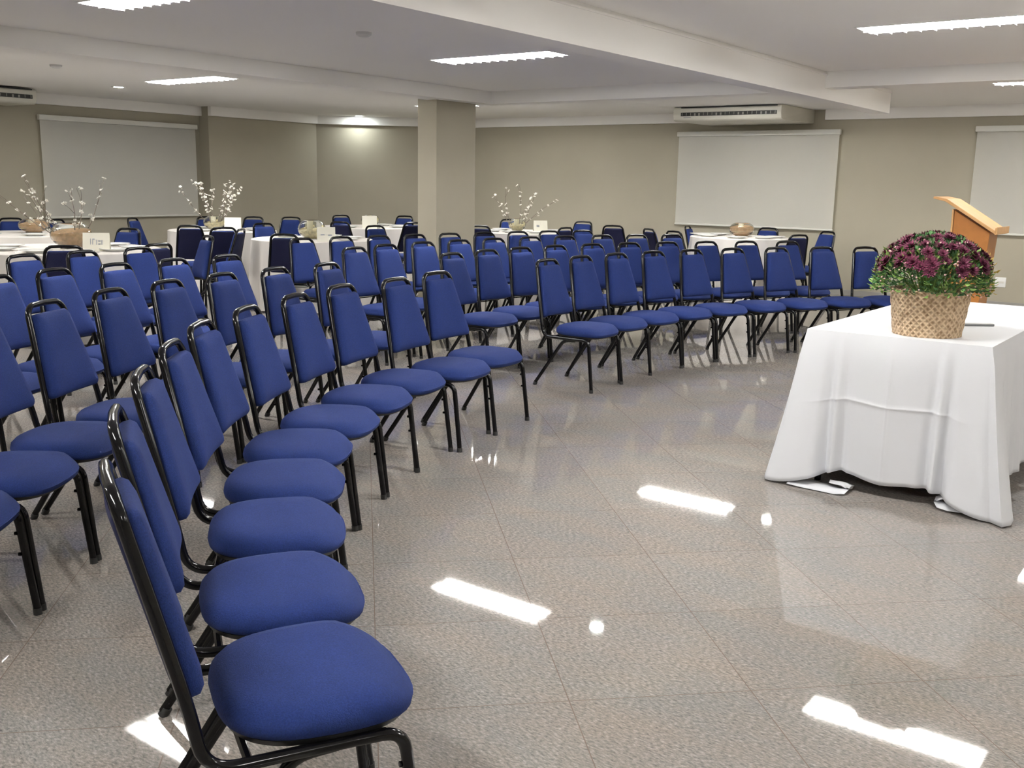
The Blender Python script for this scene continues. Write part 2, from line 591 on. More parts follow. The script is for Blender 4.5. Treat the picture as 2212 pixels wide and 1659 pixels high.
# ---------------------------------------------------------------- air conditioners
def air_conditioner(loc, rz, w, depth, label, vanes=True):
    t = thing('air_conditioner', label, 'air conditioner', loc, rz, 'ceiling mounted air conditioners')
    # profile (y out from wall, z) : rounded belly
    prof = [(0.0, -0.012), (depth - 0.03, -0.012), (depth, -0.035), (depth + 0.004, -0.11), (depth - 0.02, -0.18), (depth - 0.06, -0.196), (0.0, -0.19)]
    bm = bmesh.new()
    rings = []
    for x in (-w / 2, w / 2):
        rings.append([bm.verts.new((x, y, z)) for y, z in prof])
    k = len(prof)
    for j in range(k):
        bm.faces.new((rings[0][j], rings[0][(j + 1) % k], rings[1][(j + 1) % k], rings[1][j]))
    bm.faces.new(rings[0][::-1]); bm.faces.new(rings[1])
    bmesh.ops.recalc_face_normals(bm, faces=bm.faces[:])
    bevel(bm, 0.012, 2)
    link('casing', bm, M['ac'], t, 35)
    boxobj('top_vent', (-w / 2 + 0.06, depth - 0.012, -0.030, w / 2 - 0.12, depth + 0.006, -0.016), M['dark'], t)
    boxobj('front_grille', (-w / 2 + 0.06, depth - 0.03, -0.132, w / 2 - 0.12, depth + 0.006, -0.085), M['dark'], t)
    bm = bmesh.new()
    nv = 22
    for i in range(nv):
        x = -w / 2 + 0.08 + (w - 0.22) * i / (nv - 1)
        if i % 5 in (2, 3) and vanes:
            box(bm, x - 0.012, depth + 0.002, -0.128, x + 0.010, depth + 0.010, -0.096)
        else:
            box(bm, x - 0.004, depth + 0.002, -0.124, x + 0.004, depth + 0.010, -0.090)
    link('vane_row', bm, M['vane'], t)
    boxobj('badge', (w / 2 - 0.16 - 0.10, depth - 0.006, -0.155, w / 2 - 0.16, depth + 0.003, -0.147), M['grey'], t)
    return t
# on the right wall: x local axis runs along -Y so that the badge sits at the near (right) end
air_conditioner((XW, 5.86, HC + 0.010), pi / 2, 1.52, 1.15, 'long ivory air conditioner above the right wall projection screen')
air_conditioner((5.86, YWL, HC), pi, 1.80, 0.74, 'air conditioner cut by the left edge above the left projection screen')

# ---------------------------------------------------------------- wall sockets
def socket(y, z, lb):
    t = thing('power_outlet', lb, 'power outlet', (XW, y, z), pi / 2, 'white wall sockets')
    boxobj('cover_plate', (-0.062, 0, -0.062, 0.062, 0.009, 0.062), M['plastic'], t, 0.004)
    boxobj('socket_insert', (-0.038, 0.008, -0.012, 0.038, 0.011, 0.012), M['screen_case'], t)
socket(2.80, 0.31, 'white wall socket half hidden behind the lectern and flowers')
socket(2.585, 0.31, 'white wall socket standing free right of the lectern')

# ---------------------------------------------------------------- chairs
def pad(outline, layers, axis):
    """cushion from an outline and (inset, height) layers; axis maps (a, b, h) to a point"""
    bm = bmesh.new()
    cx = sum(p[0] for p in outline) / len(outline)
    cy = sum(p[1] for p in outline) / len(outline)
    rm = sum(math.hypot(p[0] - cx, p[1] - cy) for p in outline) / len(outline)
    rings = []
    for ins, h in layers:
        s = 1 - ins / rm
        rings.append([bm.verts.new(axis(cx + (a - cx) * s, cy + (b - cy) * s, h)) for a, b in outline])
    n = len(outline)
    for r0, r1 in zip(rings, rings[1:]):
        for j in range(n):
            k = (j + 1) % n
            bm.faces.new((r0[j], r0[k], r1[k], r1[j]))
    for r, h in ((rings[0], layers[0][1]), (rings[-1], layers[-1][1])):
        c = bm.verts.new(axis(cx, cy, h))
        for j in range(n):
            bm.faces.new((r[j], r[(j + 1) % n], c))
    bmesh.ops.recalc_face_normals(bm, faces=bm.faces[:])
    return bm

def seat_outline(n=40):
    out = []
    for i in range(n):
        a = 2 * pi * i / n
        ca, sa = cos(a), sin(a)
        e = 2 / 2.85
        x = 0.217 * abs(ca) ** e * (1 if ca >= 0 else -1)
        y = 0.196 * abs(sa) ** e * (1 if sa >= 0 else -1)
        x *= 1.0 + 0.045 * (y / 0.196) - 0.03     # narrower at the back
        out.append((x, y + 0.060))
    return out

BY0, BZ0, BY1, BZ1 = -0.190, 0.470, -0.288, 0.836      # back line, bottom and top
def back_axis(x, s, h):
    """point of the backrest: s 0..1 up the back, h forward"""
    d = Vector((0, BY1 - BY0, BZ1 - BZ0)).normalized()
    nrm = Vector((0, d.z, -d.y))
    p = Vector((x, BY0, BZ0)) + Vector((0, BY1 - BY0, BZ1 - BZ0)) * s + nrm * h
    curve = -0.012 * (1 - (x / 0.19) ** 2)
    return (p.x, p.y + curve, p.z)

def back_outline():
    c = [(-0.182, 0.04), (0.182, 0.04), (0.118, 0.975), (-0.118, 0.975)]
    L = 0.39
    out = []
    rr = [0.03, 0.03, 0.022, 0.022]
    for i in range(4):
        p, a, b = c[i], c[i - 1], c[(i + 1) % 4]
        P = Vector((p[0], p[1] * L)); A = Vector((a[0], a[1] * L)); B = Vector((b[0], b[1] * L))
        s = P + (A - P).normalized() * rr[i]
        e = P + (B - P).normalized() * rr[i]
        for q in range(5):
            t = q / 4
            v = s * (1 - t) ** 2 + P * 2 * t * (1 - t) + e * t ** 2
            out.append((v.x, v.y / L))
        # intermediate points along the next side
        Nx = Vector((B.x, B.y)) - e
        nb = B + (P - B).normalized() * rr[(i + 1) % 4]
        for q in range(1, 5):
            v = e.lerp(nb, q / 5)
            out.append((v.x, v.y / L))
    return out

def make_chair():
    t = thing('banquet_chair', '', 'chair')
    bm = pad(seat_outline(), [(0.016, 0.374), (0.003, 0.382), (0.0, 0.396), (0.004, 0.414), (0.018, 0.428), (0.05, 0.437), (0.11, 0.441)], lambda a, b, h: (a, b, h - 0.03 * max(0, (b - 0.16)) / 0.1 * (1 if h > 0.40 else 0.3)))
    link('seat', bm, M['blue'], t, 60)
    bm = pad(seat_outline(), [(0.04, 0.361), (0.016, 0.363), (0.010, 0.376), (0.02, 0.380)], lambda a, b, h: (a, b, h))
    link('seat_pan', bm, M['pan'], t, 40)
    bo = back_outline()
    # forward face
    def scale_axis(x, s, h):
        return back_axis(x, s, h)
    bmb = bmesh.new()
    cx, cs = 0.0, 0.5
    rings = []
    for ins, h in ((0.004, -0.004), (0.0, 0.004), (0.0, 0.022), (0.010, 0.034), (0.035, 0.041), (0.08, 0.044)):
        k = 1 - ins / 0.16
        rings.append([bmb.verts.new(back_axis(cx + (x - cx) * k, cs + (s - cs) * (1 - ins / 0.21), h)) for x, s in bo])
    n = len(bo)
    for r0, r1 in zip(rings, rings[1:]):
        for j in range(n):
            bmb.faces.new((r0[j], r0[(j + 1) % n], r1[(j + 1) % n], r1[j]))
    for r, h in ((rings[0], -0.004), (rings[-1], 0.045)):
        c = bmb.verts.new(back_axis(cx, cs, h))
        for j in range(n):
            bmb.faces.new((r[j], r[(j + 1) % n], c))
    bmesh.ops.recalc_face_normals(bmb, faces=bmb.faces[:])
    br = link('backrest', bmb, M['blue'], t, 60)
    bmb = bmesh.new()
    rings = []
    for ins, h in ((0.006, 0.001), (0.001, -0.004), (0.006, -0.012), (0.02, -0.015)):
        rings.append([bmb.verts.new(back_axis(x * (1 - ins / 0.16), cs + (s - cs) * (1 - ins / 0.21), h)) for x, s in bo])
    for r0, r1 in zip(rings, rings[1:]):
        for j in range(n):
            bmb.faces.new((r0[j], r0[(j + 1) % n], r1[(j + 1) % n], r1[j]))
    for r, h in ((rings[0], 0.001), (rings[-1], -0.016)):
        c = bmb.verts.new(back_axis(0, cs, h))
        for j in range(n):
            bmb.faces.new((r[j], r[(j + 1) % n], c))
    bmesh.ops.recalc_face_normals(bmb, faces=bmb.faces[:])
    bc = link('back_cover', bmb, M['navy'], t, 60)
    bc['label'] = 'dark navy rear cover'
    # back loop: rail - J bend - upright - handle - upright - J bend - rail
    half = rounded([(0.198, 0.16, 0.355), (0.198, -0.178, 0.355), (0.192, -0.200, 0.48), (0.131, -0.292, 0.836), (0.100, -0.300, 0.864), (0.0, -0.303, 0.868)], 0.075, 6)
    pts = [Vector(p) for p in half]
    pts = pts + [Vector((-p.x, p.y, p.z)) for p in reversed(pts[:-1])]
    bm = bmesh.new()
    tube(bm, pts, 0.0125, 8)
    link('back_frame', bm, M['black'], t, 50)
    for s in (-1, 1):
        bm = bmesh.new()
        tube(bm, rounded([(s * 0.198, 0.10, 0.355), (s * 0.200, 0.195, 0.355), (s * 0.207, 0.235, 0.012)], 0.05, 5), 0.0128, 8)
        for z in (0.28, 0.21):      # stacking bumpers
            y = 0.235 - (z - 0.012) * 0.105
            tube(bm, [(s * 0.207 - s * 0.012, y - 0.012, z), (s * 0.207 - s * 0.012, y - 0.02, z)], 0.006, 6)
        lg = link('leg', bm, M['black'], t, 50)
        bm = bmesh.new()
        tube(bm, [(s * 0.207, 0.235, 0.0), (s * 0.207, 0.234, 0.022)], 0.0145, 8)
        link('rubber_foot', bm, M['rubber'], lg, 50)
        bm = bmesh.new()
        tube(bm, rounded([(s * 0.178, 0.07, 0.342), (s * 0.178, -0.02, 0.336), (s * 0.207, -0.235, 0.012)], 0.04, 4), 0.0125, 8)
        lg = link('leg', bm, M['black'], t, 50)
        bm = bmesh.new()
        tube(bm, [(s * 0.207, -0.237, 0.0), (s * 0.206, -0.225, 0.022)], 0.0145, 8)
        link('rubber_foot', bm, M['rubber'], lg, 50)
    bm = bmesh.new()
    for y, z in ((0.13, 0.355), (-0.10, 0.355)):
        tube(bm, [(-0.198, y, z), (0.198, y, z)], 0.009, 6)
    tube(bm, rounded([(-0.19, 0.02, 0.342), (-0.12, 0.02, 0.322), (0.12, 0.02, 0.322), (0.19, 0.02, 0.342)], 0.03, 3), 0.005, 6)
    link('stretcher', bm, M['black'], t, 50)
    return t
chair0 = make_chair()
used = [False]
def chair(x, y, facing_deg, label, group):
    c = dup(chair0) if used[0] else chair0
    used[0] = True
    f = radians(facing_deg)
    place(c, x + 0.040 * cos(f), y + 0.040 * sin(f), 0, f - pi / 2)
    c['label'] = label
    c['group'] = group
    return c
ROWS = {
    'r1L': [(1.203, 1.508, -28.4), (1.463, 1.9, -34.4), (1.777, 2.284, -41.4), (2.097, 2.619, -47.9), (2.431, 2.928, -54.2), (2.82, 3.164, -60.3), (3.253, 3.373, -67.3), (3.679, 3.533, -73.8), (4.13, 3.592, -79.4), (4.573, 3.697, -86.1)],
    'r1R': [(5.942, 3.855, -89.2), (6.403, 3.879, -93.1), (6.865, 3.859, -97.1), (7.328, 3.797, -101.3), (7.779, 3.692, -105.3), (8.242, 3.538, -109.7), (8.699, 3.333, -114.1), (9.133, 3.085, -118.5), (9.509, 2.817, -122.5)],
    'r2L': [(1.207, 3.118, -49.7), (1.57, 3.407, -53.3), (1.95, 3.672, -56.8), (2.352, 3.904, -60.4), (2.786, 4.137, -64.2), (3.212, 4.317, -67.8), (3.652, 4.456, -71.3), (4.104, 4.552, -74.8), (4.563, 4.602, -78.1)],
    'r2R': [(5.883, 4.697, -88.7), (6.385, 4.765, -92.7), (6.847, 4.781, -96.1), (7.308, 4.753, -99.6), (7.774, 4.68, -103.5), (8.222, 4.567, -106.9), (8.657, 4.411, -110.4), (9.076, 4.216, -114.0), (9.475, 3.982, -117.6), (9.848, 3.711, -120.7)],
    'r3L': [(2.296, 4.914, -63.5), (2.718, 5.111, -66.6), (3.142, 5.303, -69.8), (3.59, 5.414, -72.9), (4.05, 5.501, -76.1), (4.514, 5.563, -79.3)],
    'r3R': [(5.768, 5.618, -88.0), (6.223, 5.721, -91.2), (6.761, 5.794, -94.8), (7.276, 5.818, -98.3), (7.764, 5.799, -101.5), (8.268, 5.737, -104.9), (8.735, 5.641, -108.0), (9.223, 5.5, -111.5), (9.655, 5.335, -114.3), (10.073, 5.139, -117.5)],
    'r4L': [(3.054, 6.291, -71.4), (3.53, 6.408, -74.4), (4.001, 6.51, -77.3), (4.489, 6.589, -80.4)],
    'r4R': [(6.272, 6.825, -91.5), (6.733, 6.805, -94.2), (7.194, 6.772, -96.8), (7.654, 6.726, -99.7), (8.118, 6.664, -102.6), (8.594, 6.588, -105.5), (9.067, 6.496, -108.4), (9.517, 6.394, -111.1), (10.011, 6.267, -114.1)],
}

ROWTXT = {
 'r1L': ('front row', 'left'), 'r1R': ('front row', 'right'), 'r2L': ('second row', 'left'), 'r2R': ('second row', 'right'),
 'r3L': ('third row', 'left'), 'r3R': ('third row', 'right'), 'r4L': ('back row', 'left'), 'r4R': ('back row', 'right')}
for key, lst in ROWS.items():
    row, side = ROWTXT[key]
    n = len(lst)
    for i, (x, y, a) in enumerate(lst):
        # counted from the aisle that splits the rows
        k = (n - 1 - i) if side == 'left' else i
        if key == 'r1L' and i == 0:
            lb = 'blue padded chair nearest the camera, front row, seat filling the bottom left'
        elif key == 'r1R' and i == n - 1:
            lb = 'blue chair at the far right end of the front row, behind the flowers'
        elif k == 0:
            lb = 'blue padded chair at the aisle end of the %s, %s of the aisle' % (row, side)
        else:
            lb = 'blue padded chair in the %s, %s of the aisle, %s from the aisle' % (row, side, ORD[k])
        chair(x, y, a, lb, 'blue banquet chairs of the %s' % row)

# ---------------------------------------------------------------- round tables
def fold(th, seed, k):
    return 0.5 * sin(k * th + seed) + 0.35 * sin((k * 1.7) // 1 * th + seed * 2.1) + 0.15 * sin(3 * k * th + seed)

def round_cloth(name, x, y, R, H, seed, label):
    bm = bmesh.new()
    n = 96
    rings = []
    for r in (0.0, 0.5, 0.9, 0.985):
        if r == 0:
            rings.append([bm.verts.new((0, 0, H))])
        else:
            rings.append([bm.verts.new((R * r * cos(2 * pi * j / n), R * r * sin(2 * pi * j / n), H)) for j in range(n)])
    T = [0.0, 0.03, 0.12, 0.3, 0.55, 0.8, 1.0]
    for t in T:
        ring = []
        for j in range(n):
            th = 2 * pi * j / n
            rr = R + 0.004 + 0.05 * t + 0.045 * t ** 0.8 * fold(th, seed, 13)
            ring.append(bm.verts.new((rr * cos(th), rr * sin(th), H - 0.006 - (H - 0.02) * t)))
        rings.append(ring)
    for a, b in zip(rings, rings[1:]):
        for j in range(n):
            k = (j + 1) % n
            if len(a) == 1:
                bm.faces.new((a[0], b[j], b[k]))
            else:
                bm.faces.new((a[j], b[j], b[k], a[k]))
    bmesh.ops.recalc_face_normals(bm, faces=bm.faces[:])
    o = link(name, bm, M['cloth2'], None, 45, (x, y, 0))
    tag(o, label, 'tablecloth', 'floor length cloths on the round tables')
    return o

def round_table(x, y, R, H, label):
    t = thing('round_table', label, 'table', (x, y, 0), 0, 'round dining tables under the cloths')
    bm = bmesh.new()
    lathe(bm, [(0, H - 0.035), (R - 0.01, H - 0.035), (R - 0.004, H - 0.02), (R - 0.01, H - 0.004), (0, H - 0.004)], 48)
    link('tabletop', bm, M['wood_edge'], t, 40)
    for i in range(4):
        a = pi / 4 + i * pi / 2
        bm = bmesh.new()
        tube(bm, [(R * 0.5 * cos(a), R * 0.5 * sin(a), H - 0.035), (R * 0.62 * cos(a), R * 0.62 * sin(a), 0)], 0.016, 8)
        link('leg', bm, M['black'], t, 40)
    return t

def plate(x, y, z, lb, grp, r=0.13):
    global plate0
    if plate0 is None:
        bm = bmesh.new()
        lathe(bm, [(0, 0.0), (0.075, 0.0), (0.08, 0.006), (0.128, 0.020), (0.131, 0.023), (0.126, 0.024), (0.082, 0.012), (0.07, 0.009), (0, 0.009)], 32)
        plate0 = link('plate', bm, M['china'], None, 40)
        o = plate0
    else:
        o = plate0.copy()
        COL.objects.link(o)
    o.location = (x, y, z)
    o.scale = (r / 0.13,) * 2 + (1,)
    tag(o, lb, 'plate', grp)
    return o
plate0 = None

def bowl(x, y, z, lb, r=0.14, h=0.22, fill='sand', candle=True, tilt=0.0):
    """open-topped round glass fish bowl, layered filling and an ivory candle"""
    t = thing('glass_bowl_centerpiece', lb, 'centerpiece', (x, y, z), tilt, 'glass bowl centerpieces on the round tables')
    prof = []
    for i in range(15):
        a = -pi / 2 + (pi * 0.80) * i / 14
        prof.append((max(r * 0.55, r * cos(a)) if i < 3 else r * cos(a), h * 0.5 + h * 0.5 * sin(a)))
    prof = [(0, 0)] + prof
    inner = [(max(0, q[0] - 0.004), q[1] + (0.006 if q[1] < h * 0.3 else 0.0)) for q in prof]
    bm = bmesh.new()
    lathe(bm, prof + inner[::-1], 28)
    bmesh.ops.recalc_face_normals(bm, faces=bm.faces[:])
    link('bowl', bm, M['glass'], t, 60)
    bm = bmesh.new()
    fp = [(0, 0.010)] + [(max(0.001, q[0] - 0.007), max(q[1] + 0.004, 0.012)) for q in prof[1:] if q[1] < h * (0.66 if fill == 'sand' else 0.52)]
    top = fp[-1]
    lathe(bm, fp + [(top[0] * 0.6, top[1] + 0.012), (0, top[1] + 0.004)], 28)
    for v in bm.verts:          # the filling lies in a slanting wave
        if v.co.z > h * 0.30:
            v.co.z += 0.16 * v.co.x * (v.co.z / h)
    link('filling', bm, M[fill], t, 50)
    if candle:
        bm = bmesh.new()
        lathe(bm, [(0, h * 0.35), (0.032, h * 0.35), (0.034, h * 0.86), (0.026, h * 0.88), (0, h * 0.86)], 16, cx=-r * 0.15)
        cnd = link('candle', bm, M['candle'], t, 40)
        bm = bmesh.new()
        tube(bm, [(-r * 0.15, 0, h * 0.86), (-r * 0.15, 0, h * 0.93)], 0.002, 5)
        link('wick', bm, M['twig'], cnd)
    bm = bmesh.new()         # a straw ribbon wound inside the glass
    pts = []
    for i in range(26):
        a = i / 25 * 2 * pi * 0.85 + 0.6
        pts.append((r * 0.86 * cos(a), r * 0.86 * sin(a), h * (0.50 + 0.14 * cos(a))))
    tube(bm, pts, 0.012, 6)
    link('straw_ribbon', bm, M['straw'], t, 60)
    return t

def card(x, y, z, ang, lb, w=0.21, h=0.15, lines=()):
    t = thing('place_card', lb, 'card', (x, y, z), ang, 'cream tent cards on the round tables')
    bm = bmesh.new()
    th = 0.0015
    for s in (-1, 1):
        a = [(-w / 2, s * 0.045, 0), (w / 2, s * 0.045, 0), (w / 2, 0, h), (-w / 2, 0, h)]
        b = [(p[0], p[1] - s * th * 1.2, p[2]) for p in a]
        va = [bm.verts.new(p) for p in a]
        vb = [bm.verts.new(p) for p in b]
        bm.faces.new(va); bm.faces.new(vb[::-1])
        for i in range(4):
            j = (i + 1) % 4
            bm.faces.new((va[j], va[i], vb[i], vb[j]))
    bmesh.ops.recalc_face_normals(bm, faces=bm.faces[:])
    link('card_sheet', bm, M['card'], t)
    if lines:
        bm = bmesh.new()
        for (x0, z0, x1, z1) in lines:
            def P(xx, zz):
                return (xx * w, -0.045 * (1 - zz) - 0.0012, zz * h)
            bm.faces.new([bm.verts.new(P(*q)) for q in ((x0, z0), (x1, z0), (x1, z1), (x0, z1))])
        ret = bmesh.ops.solidify(bm, geom=bm.faces[:], thickness=0.0006)
        o = link('lettering', bm, M['ink'], t)
    return t

blossom_me = None
def branches(x, y, z, lb, seed, specs, blooms=7):
    """bare twigs with white blossoms; specs = (azimuth deg, lean, length)"""
    global blossom_me
    rnd = random.Random(seed)
    t = thing('blossom_branches', lb, 'branches', (x, y, z), 0, 'white blossom branches in the glass bowls')
    if blossom_me is None:
        bm = bmesh.new()
        for k in range(5):
            a = 2 * pi * k / 5
            c = Vector((cos(a), sin(a), 0.25)) * 0.011
            m4 = Matrix.Translation(c) @ Matrix.Rotation(a, 4, 'Z') @ Matrix.Diagonal((0.011, 0.008, 0.005, 1))
            bmesh.ops.create_icosphere(bm, subdivisions=1, radius=1, matrix=m4)
        blossom_me = bpy.data.meshes.new('blossom')
        bm.to_mesh(blossom_me)
        bm.free()
        blossom_me.materials.append(M['petal'])
        blossom_me.shade_smooth()
    for az, lean, L in specs:
        a = radians(az)
        out = Vector((cos(a), sin(a), 0))
        pts = []
        p = Vector((0, 0, 0)) + out * 0.02
        d = (Vector((0, 0, 1)) + out * lean).normalized()
        k = 9
        for i in range(k + 1):
            pts.append(p.copy())
            d = (d + Vector((rnd.uniform(-.16, .16), rnd.uniform(-.16, .16), rnd.uniform(-0.02, 0.10)))).normalized()
            p = p + d * (L / k)
        bm = bmesh.new()
        tube(bm, pts, [0.0052 - 0.0036 * i / k for i in range(k + 1)], 6)
        side = []
        for q in (3, 5, 7):
            s = pts[q]
            dv = (pts[q + 1] - s).normalized() + Vector((rnd.uniform(-.7, .7), rnd.uniform(-.7, .7), rnd.uniform(-.1, .4)))
            e = s + dv.normalized() * L * rnd.uniform(0.14, 0.26)
            side.append(e)
            tube(bm, [s, s.lerp(e, 0.5) + Vector((0, 0, 0.008)), e], [0.0028, 0.002, 0.0014], 5)
        b = link('branch', bm, M['twig'], t, 60)
        sites = side + [pts[-1]] + [pts[i].lerp(pts[i + 1], rnd.random()) for i in range(3, k)]
        rnd.shuffle(sites)
        for s in sites[:blooms]:
            o = bpy.data.objects.new('blossom', blossom_me)
            COL.objects.link(o)
            o.parent = b
            o.location = s + Vector((rnd.uniform(-.008, .008),) * 3)
            o.rotation_euler = (rnd.uniform(-1, 1), rnd.uniform(-1, 1), rnd.uniform(0, 6))
            f = rnd.uniform(0.65, 1.25)
            o.scale = (f, f, f)
    return t

H = 0.755
TB = [
 # key, x, y, R, where, plates (angle, radius)
 ('T0', 5.80, 11.1, 0.72, 'at the left edge behind the nearest round table', [(200, .5), (255, .5), (310, .5), (150, .5), (0, .5)]),
 ('T1', 4.88, 8.60, 0.80, 'nearest the rows at the left edge', [(215, .55), (250, .56), (285, .55), (325, .56), (170, .55), (120, .55), (10, .55)]),
 ('T2', 8.12, 10.62, 0.66, 'below the right end of the left screen', [(200, .44), (240, .44), (300, .44), (340, .44), (80, .44)]),
 ('T3', 7.72, 8.52, 0.66, 'with ribboned bowl left of the pillar', [(190, .44), (330, .44), (285, .44), (20, .44), (90, .44)]),
 ('T4', 10.44, 10.35, 0.70, 'before the angled corner wall', [(190, .46), (235, .46), (330, .46), (15, .46), (290, .46)]),
 ('T5', 11.25, 8.20, 0.66, 'just right of the pillar', [(150, .44), (195, .44), (240, .44), (80, .44), (330, .44)]),
 ('T6', 12.10, 5.40, 0.62, 'under the right wall screen', [(140, .44), (200, .44), (245, .44), (285, .44), (60, .44)]),
]
TC = {}
for n, (key, x, y, R, where, pl) in enumerate(TB):
    hh = 0.785 if key == 'T6' else H
    TC[key] = (x, y, hh)
    round_table(x, y, R, hh, 'round table %s, under its cloth' % where)
    round_cloth('tablecloth', x, y, R, hh, 1.3 * n + 0.4, 'pale cloth on round table %s' % where)
    names = {0: 'right', 90: 'back', 180: 'left', 270: 'front'}
    for i, (a, r) in enumerate(pl):
        plate(x + r * cos(radians(a)), y + r * sin(radians(a)), hh + 0.001,
              'plate on table %s, %s plate' % (where, ORD[i]), 'white plates on the round tables')

def on(key, dx, dy):
    x, y, z = TC[key]
    return x + dx, y + dy, z + 0.001
V = Vector((0.803, 0.595))      # view direction on the floor, used to say "toward the camera"
bowl(*on('T0', 0.15, 0.05), 'glass bowl with peach filling and candle at the far left table', 0.16, 0.17, 'sand')
bowl(*on('T1', 0.02, -0.05), 'large glass bowl with peach filling holding branches at the nearest left table', 0.175, 0.25, 'sand', False)
branches(*on('T1', 0.02, -0.05), 'tall bare branches with white buds on the nearest left table', 3,
         [(150, 0.95, 0.75), (170, 0.7, 0.72), (140, 1.15, 0.66), (120, 0.5, 0.6), (-60, 0.45, 0.55), (-40, 0.75, 0.70), (-75, 0.30, 0.60), (100, 0.9, 0.6)], 7)
card(*on('T1', 0.05, -0.40), radians(-42), 'cream tent card before the bowl on the nearest left table', 0.22, 0.155,
     [(-0.22, 0.35, -0.19, 0.68), (-0.14, 0.35, -0.11, 0.68), (-0.14, 0.62, -0.05, 0.68), (0.0, 0.35, 0.03, 0.62), (0.08, 0.35, 0.17, 0.42), (0.08, 0.52, 0.17, 0.58), (0.2, 0.35, 0.24, 0.60)])
bowl(*on('T2', -0.10, 0.02), 'glass bowl with straw and candle below the right end of the left screen', 0.14, 0.19, 'straw')
branches(*on('T2', -0.10, 0.02), 'dense white blossom branches at the right end of the left screen', 11,
         [(120, 0.3, 0.66), (135, 0.75, 0.66), (150, 0.5, 0.60), (-50, 0.35, 0.62), (-60, 0.7, 0.62), (-40, 0.5, 0.66), (-70, 0.9, 0.60), (60, 0.2, 0.6), (-20, 0.3, 0.52), (140, 0.2, 0.5)], 10)
card(*on('T2', -0.12, -0.36), radians(-45), 'bright white tent card below the dense white blossom branches', 0.20, 0.17)
bowl(*on('T3', -0.10, -0.10), 'glass bowl with cream ribbon on the table left of the pillar', 0.15, 0.23, 'straw')
card(*on('T3', -0.28, -0.52), radians(-42), 'cream tent card leaning against the glass bowl left of the pillar', 0.19, 0.155,
     [(-0.30, 0.45, -0.08, 0.52), (0.10, 0.42, 0.32, 0.50)])
bowl(*on('T4', 0.02, -0.02), 'small glass bowl and candle before the angled corner wall', 0.13, 0.18, 'straw')
card(*on('T4', -0.40, -0.42), radians(-42), 'bright white tent card before the angled corner wall', 0.20, 0.17)
bowl(*on('T5', -0.08, 0.04), 'glass bowl with straw and candle right of the pillar', 0.12, 0.19, 'straw')
branches(*on('T5', -0.08, 0.04), 'sparse white blossom branches against the wall right of the pillar', 21,
         [(135, 0.55, 0.64), (125, 0.75, 0.58), (-40, 0.10, 0.66), (-55, 0.75, 0.68), (-45, 0.95, 0.62), (-60, 0.5, 0.5)], 7)
card(*on('T5', 0.10, -0.22), radians(-42), 'pale tent card beside the bowl right of the pillar', 0.19, 0.155, [(-0.3, 0.45, -0.1, 0.6)])
bowl(*on('T6', 0.05, 0.0), 'round glass bowl with layered peach filling under the right wall screen', 0.16, 0.19, 'sand')
plate(*on('T6', -0.02, 0.46), 'large flat white platter on the left of the table under the right screen', 'white platters', 0.21)

# chairs around the round tables: handle position, direction they face, description
TCH = [
 (6.32, 12.37, -110, 'T0', 'blue chair behind the far left table, left of the peach bowl'),
 (4.14, 7.34, 59, 'T1', 'blue chair with dark back pushed in at the near side of the nearest left table'),
 (6.58, 11.81, -70, 'T0', 'blue chair behind the branches, below the left screen edge'),
 (6.06, 9.46, -159, 'T1', 'blue chair at the right of the nearest left table, facing it'),
 (7.64, 11.85, -60, 'T2', 'dark handled chair seen edge on below the middle of the left screen'),
 (4.83, 7.14, 95, 'T1', 'dark backed chair beside the nearest left table, above its near right rim'),
 (8.77, 11.81, -118, 'T2', 'blue chair behind the table, left of the dense blossom branches'),
 (9.34, 11.51, -145, 'T2', 'blue chair behind the table, right of the dense blossom branches'),
 (6.98, 9.72, 38, 'T2', 'dark backed chair at the front left of the table with dense blossoms'),
 (5.86, 7.87, 163, 'T1', 'blue chair turned edge on between the nearest left table and the dense blossoms'),
 (6.99, 9.13, 60, 'T2', 'second dark chair back in front of the dense blossom table'),
 (6.93, 8.75, 123, 'T2', 'dark backed chair at the front right of the dense blossom table'),
 (8.06, 9.77, -100, 'T3', 'bright blue chair between the dense blossom table and the glass bowl'),
 (9.75, 11.2, -135, 'T4', 'blue chair standing alone below the wall corner edge'),
 (6.64, 7.74, 33, 'T3', 'dark backed chair at the near left of the table left of the pillar'),
 (9.24, 9.68, 18, 'T4', 'dark backed chair right of the glass bowl, before the corner wall'),
 (11.05, 11.55, -110, 'T4', 'blue chair behind the glass bowl, by the corner wall'),
 (11.75, 10.85, -159, 'T4', 'blue chair at the back right, beside the pillar edge'),
 (9.95, 9.05, 80, 'T4', 'dark backed chair just left of the pillar'),
 (8.8, 8.62, -100, 'T3', 'blue chair in front of the corner table, left of the pillar'),
 (12.21, 9.15, -135, 'T5', 'blue chair behind the table, left of the sparse blossoms'),
 (9.97, 7.93, 8, 'T5', 'dark chair back touching the right edge of the pillar'),
 (10.57, 7.04, 85, 'T5', 'dark backed chair at the right of the sparse blossom table'),
 (12.61, 8.09, 190, 'T5', 'tall looking blue chair right of the sparse blossoms against the wall'),
 (11.72, 7.05, 20, 'T5', 'thin edge on chair back right of the sparse blossom table'),
 (11.25, 6.25, -30, 'T6', 'edge on chair leaning left, between the two far tables'),
 (10.97, 5.75, -20, 'T6', 'blue chair left of the table under the right screen'),
 (12.64, 6.42, -78, 'T6', 'blue chair at the left rear of the table under the right screen'),
 (13.12, 5.44, 180, 'T6', 'chair behind the table under the right screen, its handle before the screen'),
 (11.48, 4.38, 62, 'T6', 'dark backed chair at the right of the table under the right screen'),
 (12.78, 4.50, 150, 'T6', 'blue chair turned aside near the right end of the screen'),
]
